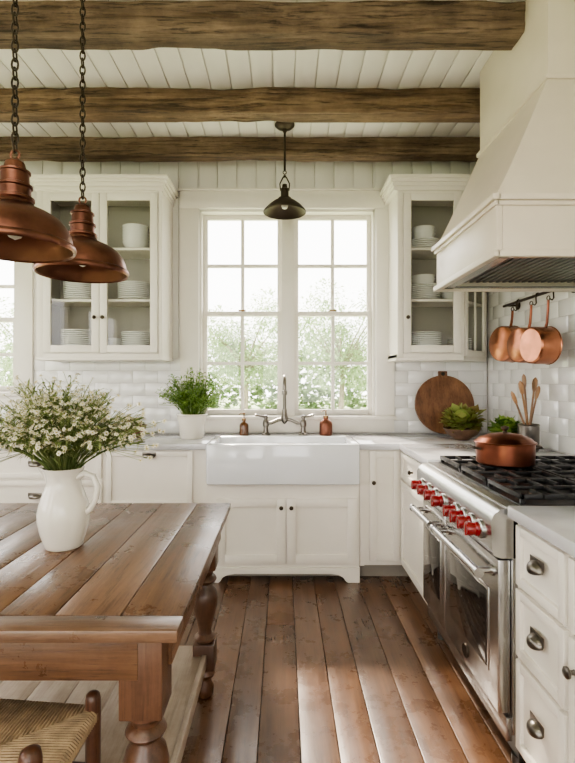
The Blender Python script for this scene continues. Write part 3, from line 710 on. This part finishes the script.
# ------------------------------------------------------------ chair
b=B('rush_seat_chair')
FR=[(-.512,1.31),(-.525,1.01)]; BK=[(-.90,1.35),(-.92,.97)]; zs=.455
def post(p,z1,r=.019,knobt=True):
    b.lathe([(0,.001),(r*.7,.001),(r,.06),(r,.2),(r*1.08,z1-.06),(r*1.05,z1-.02),(r*.9,z1-.006),(r*.5,z1),(0,z1+.002)],(*p,0),16,CHAIRW)
post(FR[0],.505); post(FR[1],.580,.022); 
for p in BK: post(p,.98)
for z in(.18,.30):
    for a,c in((FR[0],FR[1]),(FR[0],BK[0]),(FR[1],BK[1]),(BK[0],BK[1])): b.tube([(*a,z),(*c,z)],.011,CHAIRW,8)
for a,c in((FR[0],FR[1]),(FR[0],BK[0]),(FR[1],BK[1]),(BK[0],BK[1])): b.tube([(*a,zs-.012),(*c,zs-.012)],.013,CHAIRW,8)
for z in(.62,.76,.9): 
    p,q=BK; b.box(-.006,.006,0,.39,-.035,.035,CHAIRW,.004,T=Matrix.Translation((q[0],q[1],z)))
cor=[Vector((*p,zs)) for p in(FR[0],FR[1],BK[1],BK[0])]; cen=sum(cor,Vector())/4-Vector((0,0,.004))
for i in range(4):
    A,C=cor[i],cor[(i+1)%4]; n=int((C-A).length/.0085); inn=(cen-(A+C)/2); inn.z=0
    nrm=Vector((-(C-A).y,(C-A).x,0)).normalized()
    if nrm.dot(inn)<0: nrm=-nrm
    depth=(cen-A).dot(nrm)
    for k in range(1,n):
        t=k/n; e=A.lerp(C,t); foot=(cen-A).dot((C-A).normalized())/(C-A).length
        f=t/foot if t<foot else (1-t)/(1-foot); l=depth*f
        rr=.0043
        b.tube([e-nrm*.014+Vector((0,0,-.02)),e-nrm*.014+Vector((0,0,-.002)),e-nrm*.004+Vector((0,0,.007)),e+nrm*l*.5+Vector((0,0,.006)),e+nrm*l+Vector((0,0,.001))],rr,RUSH,5)
b.done(50)
# ------------------------------------------------------------ exterior
b=B('ground_lawn'); b.box(-30,30,-25,45,-.5,-.3,GRASS); b.done()
def tree(x,y,h,R,n):
    b=B('garden_tree'); b.tube([(x,y,-.3),(x+.1,y,h*.3),(x-.05,y,h*.65)],[.13,.10,.06],BARK,10)
    cl=[Vector((x+random.uniform(-R,R),y+random.uniform(-R,R)*.7,h*random.uniform(.3,1))) for _ in range(20)]
    for c in cl:
        b.tube([(x,y,h*.35),((x+c.x)/2,(y+c.y)/2,(h*.4+c.z)/2),c],[.05,.035,.015],BARK,6)
        for _ in range(n):
            v=Vector((random.gauss(0,1),random.gauss(0,1),random.gauss(0,1))).normalized()*R*.45*random.random()**.4
            b.leaf(c+v,v+Vector((0,0,-.2)),.15,.10,TREEL,.3)
    b.done()
for (x,y,h,R) in((-5.4,21,5.0,1.9),(-1.8,23,5.2,2.1),(2.6,22,5.0,2.0),(6.8,22,5.2,1.9),(-10.5,21,5.2,2.2)): tree(x,y,h,R,330)
b=B('garden_hedge')
for k in range(7500):
    b.leaf((random.uniform(-20,14),random.uniform(27.2,28.4),random.uniform(-.3,3.2+.3*math.sin(k))),(random.uniform(-1,1),-1,random.uniform(-.5,1)),.5,.35,TREEL,.3)
b.done()
# ------------------------------------------------------------ light
w=bpy.data.worlds.new('World'); bpy.context.scene.world=w; w.use_nodes=True
bg=w.node_tree.nodes['Background']; bg.inputs['Color'].default_value=(1.0,.965,.935,1); bg.inputs['Strength'].default_value=5.5
def light(kind,name,loc,rot,e,col,**k):
    l=bpy.data.lights.new(name,kind); l.energy=e; l.color=col
    for a,v in k.items(): setattr(l,a,v)
    o=bpy.data.objects.new(name,l); o.location=loc; o.rotation_euler=rot; bpy.context.collection.objects.link(o); return o
s=light('SUN','sun',(0,10,8),(0,0,0),10.0,(1,.86,.70),angle=math.radians(6))
s.rotation_euler=Vector((.35,-1,-.95)).to_track_quat('-Z','Y').to_euler()
light('AREA','added_fill_light',(-.6,-.6,3.05),(math.radians(22),0,0),34,(1,.91,.83),shape='RECTANGLE',size=2.4,size_y=1.4)  # added soft fill imitating daylight from behind the camera; no ceiling fixture here
# ------------------------------------------------------------ camera
cam=bpy.data.cameras.new('camera'); cam.sensor_fit='HORIZONTAL'; cam.sensor_width=36; cam.lens=36*486/575
cam.shift_x=(287.5-283)/575; cam.shift_y=-(381.5-380)/575; cam.clip_start=.02
co=bpy.data.objects.new('camera',cam); co.location=(0,0,1.345); co.rotation_euler=(PI/2,0,0); bpy.context.collection.objects.link(co)
bpy.context.scene.camera=co
vs_=bpy.context.scene.view_settings
vs_.view_transform='AgX'; vs_.look='AgX - Medium High Contrast'; vs_.exposure=.32
